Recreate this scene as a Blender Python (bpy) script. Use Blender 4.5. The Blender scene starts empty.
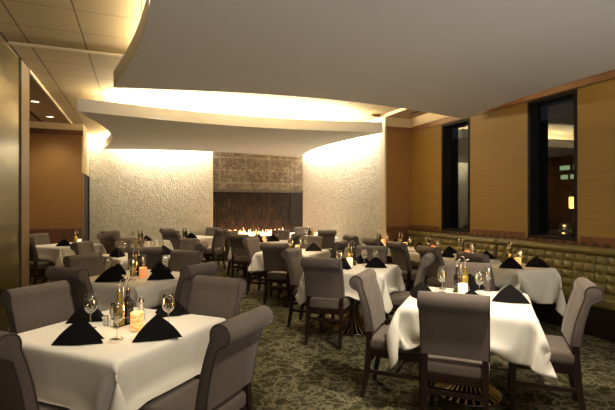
import bpy, bmesh, math, random
import numpy as np
from mathutils import Vector, Matrix
random.seed(7)
PI = math.pi
C = bpy.context.scene.collection
sc = bpy.context.scene

# ------------------------------------------------------------------ helpers
def newbm(): return bmesh.new()

def obj(name, bm, m=None, parent=None, smooth=False, loc=None, rotz=None):
    me = bpy.data.meshes.new(name)
    bmesh.ops.recalc_face_normals(bm, faces=bm.faces[:])
    bm.to_mesh(me); bm.free()
    if m: me.materials.append(m)
    if smooth:
        me.shade_smooth()
        if smooth != 'all':
            try: me.set_sharp_from_angle(angle=math.radians(smooth if isinstance(smooth, (int, float)) and smooth > 1 else 40))
            except Exception: pass
    o = bpy.data.objects.new(name, me); C.objects.link(o)
    if parent is not None: o.parent = parent
    if loc is not None: o.location = loc
    if rotz is not None: o.rotation_euler = (0, 0, rotz)
    return o

def tag(o, label, cat, group=None):
    o['label'] = label; o['category'] = cat
    if group: o['group'] = group
    return o

def thing(name, label, cat, loc=(0, 0, 0), rotz=0, group=None):
    o = bpy.data.objects.new(name, None); C.objects.link(o)
    o.empty_display_size = .1
    o.location = loc; o.rotation_euler = (0, 0, rotz)
    return tag(o, label, cat, group)

def struct(name, bm, m, smooth=False):
    o = obj(name, bm, m, None, smooth); o['kind'] = 'structure'
    return o

def dup(root, loc, rotz, label, group=None):
    r = root.copy(); C.objects.link(r); r.location = loc; r.rotation_euler = (0, 0, rotz)
    r['label'] = label
    if group: r['group'] = group
    for ch in list(root.children):
        c = ch.copy(); C.objects.link(c); c.parent = r
        for g in list(ch.children):
            d = g.copy(); C.objects.link(d); d.parent = c
    return r

def box(bm, x0, x1, y0, y1, z0, z1, bev=0, seg=2, mat=None):
    r = bmesh.ops.create_cube(bm, size=1)
    vs = r['verts']
    for v in vs:
        v.co = Vector(((x0 + x1) / 2 + v.co.x * (x1 - x0), (y0 + y1) / 2 + v.co.y * (y1 - y0), (z0 + z1) / 2 + v.co.z * (z1 - z0)))
    if mat: bmesh.ops.transform(bm, matrix=mat, verts=vs)
    if bev:
        es = list({e for v in vs for e in v.link_edges})
        bmesh.ops.bevel(bm, geom=es, offset=bev, segments=seg, profile=.5, affect='EDGES')
    return bm

def lathe(bm, prof, seg=24, c=(0, 0), mat=None):
    rings = []
    for r, z in prof:
        if r < 1e-6: rings.append([bm.verts.new((c[0], c[1], z))])
        else: rings.append([bm.verts.new((c[0] + r * math.cos(2 * PI * k / seg), c[1] + r * math.sin(2 * PI * k / seg), z)) for k in range(seg)])
    for a, b in zip(rings[:-1], rings[1:]):
        for k in range(seg):
            k2 = (k + 1) % seg
            q = [a[k % len(a)], a[k2 % len(a)], b[k2 % len(b)], b[k % len(b)]]
            u = []
            for v in q:
                if v not in u: u.append(v)
            if len(u) >= 3:
                try: bm.faces.new(u)
                except ValueError: pass
    if mat: bmesh.ops.transform(bm, matrix=mat, verts=[v for r in rings for v in r])
    return bm

def tube(bm, pts, r, seg=8, closed=False, square=False, rad=None):
    pts = [Vector(p) for p in pts]
    n = len(pts); rings = []
    up = None
    for i, p in enumerate(pts):
        a = pts[i - 1] if (i > 0 or closed) else p
        b = pts[(i + 1) % n] if (i < n - 1 or closed) else p
        t = (b - a).normalized()
        if up is None:
            up = Vector((0, 0, 1)) if abs(t.z) < .9 else Vector((0, 1, 0))
        s = t.cross(up)
        if s.length < 1e-5: s = t.cross(Vector((1, 0, 0)))
        s.normalize(); u = s.cross(t).normalized(); up = u
        rr = rad[i] if rad else r
        if square: offs = [(1, 1), (-1, 1), (-1, -1), (1, -1)]
        else: offs = [(math.cos(2 * PI * k / seg), math.sin(2 * PI * k / seg)) for k in range(seg)]
        rings.append([bm.verts.new(p + s * (x * rr) + u * (y * rr)) for x, y in offs])
    m = len(rings[0])
    for i in range(n if closed else n - 1):
        a, b = rings[i], rings[(i + 1) % n]
        for k in range(m):
            bm.faces.new((a[k], a[(k + 1) % m], b[(k + 1) % m], b[k]))
    if not closed:
        bm.faces.new(rings[0][::-1]); bm.faces.new(rings[-1])
    return bm

def axis_coords(h, r, k=4, mid=6):
    a = [-h + r * (1 - math.cos(i / k * PI / 2)) for i in range(k + 1)]
    m = [-h + r + (2 * h - 2 * r) * i / mid for i in range(1, mid)]
    return a + m + [-x for x in reversed(a)]

def rounded(bm, sx, sy, sz, r, c=(0, 0, 0), fn=None, mid=6):
    """box with rounded edges and enough vertices to be shaped by fn"""
    hx, hy, hz = sx / 2, sy / 2, sz / 2
    ax, ay, az = axis_coords(hx, r, 4, mid), axis_coords(hy, r, 4, mid), axis_coords(hz, r, 4, max(2, mid // 2))
    cache = {}
    def V(x, y, z):
        key = (round(x, 5), round(y, 5), round(z, 5))
        if key in cache: return cache[key]
        p = Vector((x, y, z))
        q = Vector((max(-hx + r, min(hx - r, x)), max(-hy + r, min(hy - r, y)), max(-hz + r, min(hz - r, z))))
        d = p - q
        if d.length > 1e-9: p = q + d.normalized() * r
        if fn: p = fn(p)
        cache[key] = bm.verts.new(p + Vector(c)); return cache[key]
    def face(A, B, f):
        for i in range(len(A) - 1):
            for j in range(len(B) - 1):
                q = [V(*f(A[i], B[j])), V(*f(A[i + 1], B[j])), V(*f(A[i + 1], B[j + 1])), V(*f(A[i], B[j + 1]))]
                u = []
                for v in q:
                    if v not in u: u.append(v)
                if len(u) >= 3:
                    try: bm.faces.new(u)
                    except ValueError: pass
    for s in (-1, 1):
        face(ax, ay, lambda a, b: (a, b, s * hz)); face(ax, az, lambda a, b: (a, s * hy, b)); face(ay, az, lambda a, b: (s * hx, a, b))
    return bm

def prism(bm, poly, z0, z1):
    a = [bm.verts.new((x, y, z0)) for x, y in poly]; b = [bm.verts.new((x, y, z1)) for x, y in poly]
    n = len(poly)
    bm.faces.new(a[::-1]); bm.faces.new(b)
    for i in range(n): bm.faces.new((a[i], a[(i + 1) % n], b[(i + 1) % n], b[i]))
    return bm

# ------------------------------------------------------------------ materials
def mat(name):
    m = bpy.data.materials.new(name); m.use_nodes = True
    nt = m.node_tree; b = nt.nodes['Principled BSDF']
    return m, nt, b

def N(nt, t, **kw):
    n = nt.nodes.new(t)
    for k, v in kw.items():
        if k in n.inputs: n.inputs[k].default_value = v
        else: setattr(n, k, v)
    return n

def simple(name, col, rough=.5, metal=0, spec=.5, emit=None, es=0):
    m, nt, b = mat(name)
    b.inputs['Base Color'].default_value = (*col, 1); b.inputs['Roughness'].default_value = rough
    b.inputs['Metallic'].default_value = metal; b.inputs['Specular IOR Level'].default_value = spec
    if emit: b.inputs['Emission Color'].default_value = (*emit, 1); b.inputs['Emission Strength'].default_value = es
    return m

def ramp(nt, stops, interp='LINEAR'):
    r = nt.nodes.new('ShaderNodeValToRGB'); r.color_ramp.interpolation = interp
    el = r.color_ramp.elements
    while len(el) < len(stops): el.new(.5)
    for e, (p, c) in zip(el, stops): e.position = p; e.color = (*c, 1) if len(c) == 3 else c
    return r

def coords(nt, scale=(1, 1, 1), rot=(0, 0, 0)):
    tc = nt.nodes.new('ShaderNodeTexCoord'); mp = nt.nodes.new('ShaderNodeMapping')
    mp.inputs['Scale'].default_value = scale; mp.inputs['Rotation'].default_value = rot
    nt.links.new(tc.outputs['Object'], mp.inputs['Vector'])
    return mp.outputs['Vector']

def bump(nt, b, h, strength=.3, dist=.01):
    bp = N(nt, 'ShaderNodeBump'); bp.inputs['Strength'].default_value = strength; bp.inputs['Distance'].default_value = dist
    nt.links.new(h, bp.inputs['Height']); nt.links.new(bp.outputs['Normal'], b.inputs['Normal'])

def noise_mat(name, c0, c1, scale=(8, 8, 8), nscale=3, rough=.5, metal=0, bstr=.2, bdist=.005, detail=4, spec=.5, p0=.3, p1=.7):
    m, nt, b = mat(name)
    v = coords(nt, scale)
    n = N(nt, 'ShaderNodeTexNoise', Scale=nscale, Detail=detail); nt.links.new(v, n.inputs['Vector'])
    r = ramp(nt, [(p0, c0), (p1, c1)]); nt.links.new(n.outputs['Fac'], r.inputs['Fac'])
    nt.links.new(r.outputs['Color'], b.inputs['Base Color'])
    b.inputs['Roughness'].default_value = rough; b.inputs['Metallic'].default_value = metal; b.inputs['Specular IOR Level'].default_value = spec
    if bstr: bump(nt, b, n.outputs['Fac'], bstr, bdist)
    return m

M = {}
# woven taupe upholstery
m, nt, b = mat('taupe_weave')
v = coords(nt)
n1 = N(nt, 'ShaderNodeTexNoise', Scale=260, Detail=2); nt.links.new(v, n1.inputs['Vector'])
n2 = N(nt, 'ShaderNodeTexNoise', Scale=9, Detail=3); nt.links.new(v, n2.inputs['Vector'])
r = ramp(nt, [(.3, (.084, .066, .053)), (.7, (.180, .145, .121))]); nt.links.new(n1.outputs['Fac'], r.inputs['Fac'])
nt.links.new(r.outputs['Color'], b.inputs['Base Color'])
b.inputs['Roughness'].default_value = .85; b.inputs['Specular IOR Level'].default_value = .2
b.inputs['Sheen Weight'].default_value = .15; b.inputs['Sheen Roughness'].default_value = .4
bump(nt, b, n1.outputs['Fac'], .35, .002); M['fabric'] = m
M['piping'] = simple('taupe_piping', (.07, .06, .052), .8, spec=.2)
M['espresso'] = noise_mat('espresso_wood', (.010, .005, .004), (.026, .012, .009), (30, 30, 3), 3, .35, bstr=.05)
# white table linen
m, nt, b = mat('linen')
b.inputs['Base Color'].default_value = (.80, .76, .66, 1); b.inputs['Roughness'].default_value = .8; b.inputs['Specular IOR Level'].default_value = .15
v = coords(nt); n1 = N(nt, 'ShaderNodeTexNoise', Scale=7, Detail=4); nt.links.new(v, n1.inputs['Vector'])
bump(nt, b, n1.outputs['Fac'], .15, .01); M['linen'] = m
M['napkin'] = noise_mat('black_napkin', (.004, .0035, .004), (.008, .007, .007), (1, 1, 1), 300, .85, bstr=.2, bdist=.001, spec=.1)
M['chrome'] = simple('polished_chrome', (.75, .73, .70), .12, 1)
M['bronze_dark'] = simple('dark_polished_metal', (.10, .095, .09), .18, 1)
M['brass'] = simple('brass', (.80, .58, .22), .5, .8)
M['black'] = simple('black_frame', (.006, .006, .006), .6, spec=.2)
M['wood_top'] = simple('plywood_top', (.3, .2, .1), .6)
# thin glass
def glass(name, tint=(.97, .98, .96), refl=1.0):
    m = bpy.data.materials.new(name); m.use_nodes = True; nt = m.node_tree; nt.nodes.clear()
    o = N(nt, 'ShaderNodeOutputMaterial'); mx = N(nt, 'ShaderNodeMixShader'); t = N(nt, 'ShaderNodeBsdfTransparent'); g = N(nt, 'ShaderNodeBsdfGlossy')
    t.inputs['Color'].default_value = (*tint, 1); g.inputs['Roughness'].default_value = .03
    fr = N(nt, 'ShaderNodeLayerWeight'); pw = N(nt, 'ShaderNodeMath', operation='POWER'); pw.inputs[1].default_value = 3.5; ml = N(nt, 'ShaderNodeMath', operation='MULTIPLY_ADD'); ml.inputs[1].default_value = .6 * refl; ml.inputs[2].default_value = .04 * refl; ml.use_clamp = True
    nt.links.new(fr.outputs['Facing'], pw.inputs[0]); nt.links.new(pw.outputs[0], ml.inputs[0]); nt.links.new(ml.outputs[0], mx.inputs[0])
    nt.links.new(t.outputs[0], mx.inputs[1]); nt.links.new(g.outputs[0], mx.inputs[2]); nt.links.new(mx.outputs[0], o.inputs[0])
    return m
M['glass'] = glass('wine_glass_clear', (.96, .97, .95), 3.4)
M['pane'] = glass('window_pane_glass', (.75, .8, .78), 2.6)
def liquid(name, col, rough=.08, tr=.0):
    m = simple(name, col, rough); bb = m.node_tree.nodes['Principled BSDF']; bb.inputs['Transmission Weight'].default_value = tr; bb.inputs['Coat Weight'].default_value = .5
    return m
M['oil'] = liquid('olive_oil_in_glass', (.20, .16, .015), .08, .25)
M['vinegar'] = liquid('dark_vinegar_in_glass', (.012, .008, .006), .06)
M['clear'] = liquid('clear_mill', (.72, .72, .66), .1, .3)
# glowing candle glass
def candle_mat(name, c0, c1, s):
    m, nt, b = mat(name)
    v = coords(nt, (14, 14, 40)); n = N(nt, 'ShaderNodeTexNoise', Scale=1.2, Detail=4, Distortion=1.2); nt.links.new(v, n.inputs['Vector'])
    r = ramp(nt, [(.35, c0), (.62, c1)]); nt.links.new(n.outputs['Fac'], r.inputs['Fac'])
    nt.links.new(r.outputs['Color'], b.inputs['Base Color']); nt.links.new(r.outputs['Color'], b.inputs['Emission Color'])
    b.inputs['Emission Strength'].default_value = s; b.inputs['Roughness'].default_value = .25
    return m
M['candle'] = candle_mat('lit_alabaster', (.85, .30, .06), (1.0, .68, .28), .36)
M['candle_pale'] = candle_mat('lit_pale_alabaster', (1.0, .80, .50), (1.0, .9, .66), .42)
M['candle_deep'] = candle_mat('lit_amber_alabaster', (.75, .16, .04), (.95, .42, .16), .36)
M['flame'] = simple('flame', (1, .5, .2), .5, emit=(1, .50, .24), es=3.5)
M['ember'] = simple('ember_bed', (1, .8, .6), .5, emit=(1, .70, .42), es=3)
M['wick'] = simple('candle_flame', (1, .8, .5), .5, emit=(1, .75, .4), es=6)
# architecture
m, nt, b = mat('gold_grasscloth')
v = coords(nt, (.6, .6, 60)); n = N(nt, 'ShaderNodeTexNoise', Scale=1.6, Detail=4, Roughness=.7); nt.links.new(v, n.inputs['Vector'])
r = ramp(nt, [(.3, (.24, .146, .029)), (.7, (.335, .215, .052))]); nt.links.new(n.outputs['Fac'], r.inputs['Fac']); nt.links.new(r.outputs['Color'], b.inputs['Base Color'])
b.inputs['Roughness'].default_value = .55; bump(nt, b, n.outputs['Fac'], .25, .004); M['grasscloth'] = m
M['brown_wall'] = noise_mat('brown_wallcovering', (.23, .12, .028), (.28, .15, .038), (1, 1, 30), 3, .6, bstr=.1)
M['wood_trim'] = noise_mat('honey_wood_trim', (.17, .075, .025), (.26, .12, .045), (2, 2, 40), 2, .4, bstr=.05)
M['post_wood'] = noise_mat('pale_brown_post_wood', (.15, .10, .05), (.20, .135, .07), (20, 20, 2), 2, .45, bstr=.05)
M['wood_dado'] = noise_mat('reddish_wood_dado', (.10, .038, .014), (.17, .07, .026), (25, 25, 2), 2, .4, bstr=.05)
m, nt, b = mat('inlaid_rail')
v = coords(nt, (1, 1, 1)); br = N(nt, 'ShaderNodeTexChecker', Scale=14); nt.links.new(v, br.inputs['Vector'])
br.inputs['Color1'].default_value = (.03, .012, .008, 1); br.inputs['Color2'].default_value = (.14, .055, .022, 1)
nt.links.new(br.outputs['Color'], b.inputs['Base Color']); b.inputs['Roughness'].default_value = .4; M['inlaid'] = m
M['cove'] = simple('cream_paint', (.62, .50, .30), .7)
M['cloud'] = simple('warm_grey_soffit_paint', (.72, .725, .725), .75, spec=.2)
M['soffit'] = simple('brown_soffit_paint', (.42, .31, .19), .7)
M['strip'] = simple('pale_edge_strip', (.62, .52, .36), .6)
M['slot'] = simple('black_slot', (.01, .009, .008), .6)
M['lamp'] = simple('downlight_lens', (1, .95, .85), .4, emit=(1, .85, .62), es=1.6)
# ceiling tiles: two-foot grid, wide reveals along y, hairlines along x
m, nt, b = mat('ceiling_tile')
tc = N(nt, 'ShaderNodeTexCoord'); sx = N(nt, 'ShaderNodeSeparateXYZ'); nt.links.new(tc.outputs['Object'], sx.inputs[0])
def groove(out, off, period, width):
    a = N(nt, 'ShaderNodeMath', operation='ADD'); a.inputs[1].default_value = 30 * period + width / 2 - off; nt.links.new(out, a.inputs[0])
    md = N(nt, 'ShaderNodeMath', operation='MODULO'); md.inputs[1].default_value = period; nt.links.new(a.outputs[0], md.inputs[0])
    lt = N(nt, 'ShaderNodeMath', operation='LESS_THAN'); lt.inputs[1].default_value = width; nt.links.new(md.outputs[0], lt.inputs[0])
    return lt.outputs[0]
gx = groove(sx.outputs[0], -1.15, .59, .014); gy = groove(sx.outputs[1], 5.82, .59, .011)
nn = N(nt, 'ShaderNodeTexNoise', Scale=160, Detail=2); nt.links.new(tc.outputs['Object'], nn.inputs['Vector'])
r0 = ramp(nt, [(.35, (.40, .325, .19)), (.65, (.47, .385, .24))]); nt.links.new(nn.outputs['Fac'], r0.inputs['Fac'])
mx1 = N(nt, 'ShaderNodeMixRGB'); mx1.inputs[2].default_value = (.10, .07, .035, 1); nt.links.new(gx, mx1.inputs[0]); nt.links.new(r0.outputs[0], mx1.inputs[1])
mx2 = N(nt, 'ShaderNodeMixRGB'); mx2.inputs[2].default_value = (.17, .125, .07, 1); nt.links.new(gy, mx2.inputs[0]); nt.links.new(mx1.outputs[0], mx2.inputs[1])
nt.links.new(mx2.outputs[0], b.inputs['Base Color']); b.inputs['Roughness'].default_value = .8; M['tile'] = m
# crinkled cream wall covering
m, nt, b = mat('crinkled_cream_panel')
v = coords(nt); n = N(nt, 'ShaderNodeTexNoise', Scale=8, Detail=8, Roughness=.75, Distortion=1.4); nt.links.new(v, n.inputs['Vector'])
vo = N(nt, 'ShaderNodeTexVoronoi', Scale=30); nt.links.new(v, vo.inputs['Vector'])
r = ramp(nt, [(.30, (.40, .345, .235)), (.5, (.57, .51, .39)), (.72, (.72, .67, .54))]); nt.links.new(n.outputs['Fac'], r.inputs['Fac']); nt.links.new(r.outputs[0], b.inputs['Base Color'])
ad = N(nt, 'ShaderNodeMath', operation='ADD'); nt.links.new(n.outputs['Fac'], ad.inputs[0])
ms = N(nt, 'ShaderNodeMath', operation='MULTIPLY'); ms.inputs[1].default_value = .4; nt.links.new(vo.outputs['Distance'], ms.inputs[0]); nt.links.new(ms.outputs[0], ad.inputs[1])
bump(nt, b, ad.outputs[0], .8, .03); b.inputs['Roughness'].default_value = .42; M['crinkle'] = m
# metallic brown stone blocks above the fire
m, nt, b = mat('bronze_stone_blocks')
tc = N(nt, 'ShaderNodeTexCoord'); mp = N(nt, 'ShaderNodeMapping'); mp.inputs['Rotation'].default_value = (PI / 2, 0, 0); nt.links.new(tc.outputs['Object'], mp.inputs[0])
bk = N(nt, 'ShaderNodeTexBrick', Scale=1.0); bk.offset = 0; nt.links.new(mp.outputs[0], bk.inputs['Vector'])
bk.inputs['Mortar Size'].default_value = .018; bk.inputs['Brick Width'].default_value = .72; bk.inputs['Row Height'].default_value = .36
bk.inputs['Color1'].default_value = (.085, .056, .032, 1); bk.inputs['Color2'].default_value = (.13, .088, .05, 1); bk.inputs['Mortar'].default_value = (.20, .15, .09, 1)
n = N(nt, 'ShaderNodeTexNoise', Scale=11, Detail=6, Roughness=.75); nt.links.new(tc.outputs['Object'], n.inputs['Vector'])
r = ramp(nt, [(.46, (0, 0, 0)), (.75, (.6, .6, .6))]); nt.links.new(n.outputs['Fac'], r.inputs['Fac'])
mx = N(nt, 'ShaderNodeMixRGB'); mx.inputs[2].default_value = (.50, .41, .28, 1); nt.links.new(r.outputs[0], mx.inputs[0]); nt.links.new(bk.outputs['Color'], mx.inputs[1])
nt.links.new(mx.outputs[0], b.inputs['Base Color']); b.inputs['Roughness'].default_value = .4; b.inputs['Metallic'].default_value = .3
bump(nt, b, n.outputs['Fac'], .4, .02); M['stone'] = m
# dark streaked slab behind the flames
m, nt, b = mat('streaked_dark_slab')
v = coords(nt, (7, 7, 1.6), (0, .35, 0)); n = N(nt, 'ShaderNodeTexNoise', Scale=2.6, Detail=8, Roughness=.72, Distortion=1.0); nt.links.new(v, n.inputs['Vector'])
r = ramp(nt, [(.44, (.012, .009, .007)), (.60, (.04, .022, .011)), (.74, (.24, .14, .055))]); nt.links.new(n.outputs['Fac'], r.inputs['Fac']); nt.links.new(r.outputs[0], b.inputs['Base Color'])
b.inputs['Roughness'].default_value = .7; b.inputs['Specular IOR Level'].default_value = .2; M['slab'] = m
M['dark_stone'] = noise_mat('black_stone', (.008, .006, .005), (.02, .015, .011), (1, 1, 1), 6, .4, bstr=.05)
M['mantel'] = simple('dark_bronze_mantel', (.09, .07, .045), .45)
M['olive_stone'] = noise_mat('olive_plaster', (.13, .11, .03), (.19, .16, .05), (1, 1, 1), 6, .6, bstr=.05)
# carpet: scrolled damask
m, nt, b = mat('damask_carpet')
v = coords(nt)
nw = N(nt, 'ShaderNodeTexNoise', Scale=4.5, Detail=4); nt.links.new(v, nw.inputs['Vector'])
va = N(nt, 'ShaderNodeVectorMath', operation='SCALE'); va.inputs['Scale'].default_value = .5; nt.links.new(nw.outputs['Color'], va.inputs[0])
vb = N(nt, 'ShaderNodeVectorMath', operation='ADD'); nt.links.new(v, vb.inputs[0]); nt.links.new(va.outputs[0], vb.inputs[1])
v1 = N(nt, 'ShaderNodeTexVoronoi', Scale=6.5, feature='DISTANCE_TO_EDGE'); nt.links.new(vb.outputs[0], v1.inputs['Vector'])
r1 = ramp(nt, [(.035, (1, 1, 1)), (.10, (0, 0, 0))]); nt.links.new(v1.outputs['Distance'], r1.inputs['Fac'])
n2 = N(nt, 'ShaderNodeTexNoise', Scale=2.4, Detail=5, Roughness=.7, Distortion=2.2); nt.links.new(v, n2.inputs['Vector'])
r2 = ramp(nt, [(.47, (0, 0, 0)), (.55, (1, 1, 1))]); nt.links.new(n2.outputs['Fac'], r2.inputs['Fac'])
n3 = N(nt, 'ShaderNodeTexNoise', Scale=15, Detail=4, Distortion=2.5); nt.links.new(v, n3.inputs['Vector'])
r3 = ramp(nt, [(.50, (0, 0, 0)), (.58, (1, 1, 1))]); nt.links.new(n3.outputs['Fac'], r3.inputs['Fac'])
ma = N(nt, 'ShaderNodeMath', operation='MULTIPLY'); nt.links.new(r1.outputs[0], ma.inputs[0]); ma.inputs[1].default_value = .8
mb = N(nt, 'ShaderNodeMath', operation='MULTIPLY'); nt.links.new(r2.outputs[0], mb.inputs[0]); nt.links.new(r3.outputs[0], mb.inputs[1])
mc = N(nt, 'ShaderNodeMath', operation='MAXIMUM'); nt.links.new(ma.outputs[0], mc.inputs[0]); nt.links.new(mb.outputs[0], mc.inputs[1])
md = N(nt, 'ShaderNodeMixRGB'); md.inputs[1].default_value = (.036, .034, .014, 1); md.inputs[2].default_value = (.165, .152, .092, 1); nt.links.new(mc.outputs[0], md.inputs[0])
nt.links.new(md.outputs[0], b.inputs['Base Color']); b.inputs['Roughness'].default_value = .95; b.inputs['Specular IOR Level'].default_value = .1
nf = N(nt, 'ShaderNodeTexNoise', Scale=400, Detail=1); nt.links.new(v, nf.inputs['Vector']); bump(nt, b, nf.outputs['Fac'], .4, .004); M['carpet'] = m
M['olive'] = noise_mat('olive_leather', (.125, .10, .024), (.18, .148, .040), (1, 1, 1), 20, .45, bstr=.15, bdist=.002)
# art glass
m, nt, b = mat('mottled_gold_art_glass')
v = coords(nt, (1.2, 1.2, 1.6)); n = N(nt, 'ShaderNodeTexNoise', Scale=2.2, Detail=8, Roughness=.68, Distortion=.5); nt.links.new(v, n.inputs['Vector'])
r = ramp(nt, [(.32, (.045, .035, .010)), (.5, (.12, .095, .026)), (.7, (.30, .24, .10))]); nt.links.new(n.outputs['Fac'], r.inputs['Fac']); nt.links.new(r.outputs[0], b.inputs['Base Color'])
b.inputs['Metallic'].default_value = .3; b.inputs['Roughness'].default_value = .25; bump(nt, b, n.outputs['Fac'], .08, .02); M['art_glass'] = m
M['facade'] = noise_mat('night_facade', (.03, .03, .028), (.05, .05, .045), (1, 1, 1), 3, .8, bstr=0)
M['lit_window'] = simple('lit_window_glass', (.8, 1, .7), .4, emit=(.75, 1, .55), es=.28)
M['lantern'] = simple('lantern_glow', (1, .6, .2), .4, emit=(1, .55, .12), es=2.5)
M['asphalt'] = simple('night_ground', (.03, .03, .03), .9)

# ------------------------------------------------------------------ the room
CEIL = 3.35; XR = 5.3; XL = -1.38; XA = -1.15; XS = 4.65; YF = 7.70; YB = 12.40; YL = 11.0; XLL = -2.7; YN = -3.0
bm = newbm(); box(bm, XLL - .1, XR + .2, YN - .1, YB + .2, -.05, 0); struct('floor', bm, M['carpet'])
bm = newbm(); box(bm, XL + .02, 4.63, YN - .1, YB + .2, CEIL, CEIL + .05); struct('ceiling', bm, M['tile'])
bm = newbm(); box(bm, 4.655, XR + .2, YN - .1, YF + .2, CEIL - .05, CEIL + .03); struct('ceiling_right', bm, M['soffit'])
bm = newbm(); box(bm, XLL - .1, XL - .012, YN - .1, YL + .1, CEIL - .02, CEIL + .03); struct('ceiling_left', bm, M['soffit'])
bm = newbm(); box(bm, 4.63, 4.655, YN, YF, CEIL - .06, CEIL + .03); struct('trim_1', bm, M['strip'])
bm = newbm(); box(bm, XL - .012, XL + .02, 6.86, YL, CEIL - .045, CEIL + .03); struct('trim_2', bm, M['strip'])
bm = newbm()
box(bm, XL + .02, 4.63, 5.79, 5.812, CEIL - .018, CEIL); box(bm, XL + .02, 4.63, 5.828, 5.85, CEIL - .018, CEIL); box(bm, XL + .02, 4.63, 5.812, 5.828, CEIL - .004, CEIL)
struct('trim_3', bm, M['strip'])

WIN = [(5.97, 6.72), (4.01, 4.78)]; WZ0, WZ1 = 1.04, 3.015
def holed_wall(x0, x1, ys, zs, holes):
    bm = newbm(); vc = {}
    def V(x, y, z):
        k = (round(x, 4), round(y, 4), round(z, 4))
        if k not in vc: vc[k] = bm.verts.new(k)
        return vc[k]
    solid = lambda i, j: 0 <= i < len(ys) - 1 and 0 <= j < len(zs) - 1 and not any(h[0] < (ys[i] + ys[i + 1]) / 2 < h[1] and WZ0 < (zs[j] + zs[j + 1]) / 2 < WZ1 for h in holes)
    for i in range(len(ys) - 1):
        for j in range(len(zs) - 1):
            if not solid(i, j): continue
            a, b_, c, d = ys[i], ys[i + 1], zs[j], zs[j + 1]
            for x in (x0, x1): bm.faces.new((V(x, a, c), V(x, b_, c), V(x, b_, d), V(x, a, d)))
            if not solid(i - 1, j): bm.faces.new((V(x0, a, c), V(x1, a, c), V(x1, a, d), V(x0, a, d)))
            if not solid(i + 1, j): bm.faces.new((V(x0, b_, c), V(x1, b_, c), V(x1, b_, d), V(x0, b_, d)))
            if not solid(i, j - 1): bm.faces.new((V(x0, a, c), V(x0, b_, c), V(x1, b_, c), V(x1, a, c)))
            if not solid(i, j + 1): bm.faces.new((V(x0, a, d), V(x0, b_, d), V(x1, b_, d), V(x1, a, d)))
    return bm
ys = sorted([YN, YF] + [y for w in WIN for y in w])
struct('wall_right', holed_wall(XR, XR + .2, ys, [0, WZ0, WZ1, CEIL], WIN), M['grasscloth'])
def brow(n, boxes, m):
    bm = newbm()
    for q in boxes: box(bm, *q)
    return struct(n, bm, m)
# crown: cream cove over a wood band
brow('trim_4', [(XR - .06, XR, YN, YF - .06, 3.115, CEIL - .05)], M['cove'])
brow('trim_5', [(XR - .035, XR, YN, YF - .035, 3.025, 3.115)], M['wood_trim'])
brow('trim_6', [(XS - .0, XR, YF - .06, YF, 3.115, CEIL - .05)], M['cove'])
brow('trim_7', [(XS - .0, XR, YF - .035, YF, 3.025, 3.115)], M['wood_trim'])
brow('trim_8', [(XR - .03, XR, YN, YF, .97, 1.04)], M['inlaid'])
for k, (a, b_) in enumerate([(YN, 3.95), (4.84, 5.91), (6.78, YF)]):
    brow(f'trim_{9 + k}', [(XR - .03, XR, a, b_, 1.04, 1.115)], M['wood_dado'])
brow('wall_fin', [(XS, XR, YF, YF + .12, 0, CEIL - .02)], M['brown_wall'])
brow('trim_12', [(XS, XR, YF - .02, YF, 0, 1.07)], M['wood_dado'])
brow('trim_13', [(XS, XR - .03, YF - .035, YF, 1.07, 1.11)], M['wood_trim'])
brow('wall_side', [(XS, XS + .12, YF + .12, YB, 0, CEIL)], M['crinkle'])
brow('trim_14', [(XS - .012, XS + .03, YF - .045, YF + .12, 0, 3.3)], M['strip'])
brow('wall_back_left', [(XA, 1.88, YB, YB + .15, 0, CEIL)], M['crinkle'])
brow('trim_15', [(1.88, 1.96, YB - .03, YB + .15, 0, CEIL)], M['strip'])
brow('wall_back_upper', [(1.96, XS, YB, YB + .15, 1.98, CEIL)], M['stone'])
brow('trim_16', [(1.96, XS, YB - .05, YB + .15, 1.90, 1.98)], M['mantel'])
brow('wall_back_lower', [(1.96, 4.28, YB, YB + .15, 0, 1.90)], M['slab'])
brow('wall_back_pier', [(4.28, XS, YB - .02, YB + .15, 0, 1.90)], M['dark_stone'])
# left alcove
brow('wall_left_back', [(XLL, XA - .03, YL, YL + .12, 0, CEIL - .02)], M['brown_wall'])
brow('wall_left_outer', [(XLL - .1, XLL, YN, YL, 0, CEIL - .02)], M['brown_wall'])
brow('trim_17', [(XLL, XA, YL - .05, YL, 3.19, CEIL - .02)], M['cove'])
brow('trim_18', [(XLL, XA, YL - .035, YL, 3.08, 3.19)], M['wood_dado'])
brow('trim_19', [(XLL, XA - .03, YL - .02, YL, 0, .98)], M['wood_dado'])
brow('trim_20', [(XLL, XA - .03, YL - .03, YL, .98, 1.02)], M['wood_trim'])
brow('wall_left_return', [(XA - .03, XA, YL, YB + .15, 2.25, CEIL)], M['cove'])
brow('trim_21', [(XA - .03, XA, YL, YL + .1, 0, 2.25)], M['wood_trim'])
brow('door_1', [(XA - .08, XA - .03, YL + .12, YB, 0, 2.25)], M['slot'])
brow('trim_22', [(XA - .02, XA + .0, YB - .06, YB, 0, CEIL)], M['slot'])
# art glass partition with its end post
brow('wall_left_glass', [(XL - .06, XL, YN, 6.45, .08, CEIL - .02)], M['art_glass'])
brow('trim_23', [(XL - .12, XL + .012, 6.45, 6.86, 0, CEIL)], M['post_wood'])
brow('baseboard_left', [(XL - .07, XL + .02, YN, 6.45, 0, .08)], M['espresso'])
brow('trim_24', [(XL - .02, XL + .012, 6.40, 6.45, .08, CEIL)], M['slot'])
brow('wall_rear', [(XLL, XR, YN - .1, YN, 0, CEIL)], M['brown_wall'])

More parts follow.
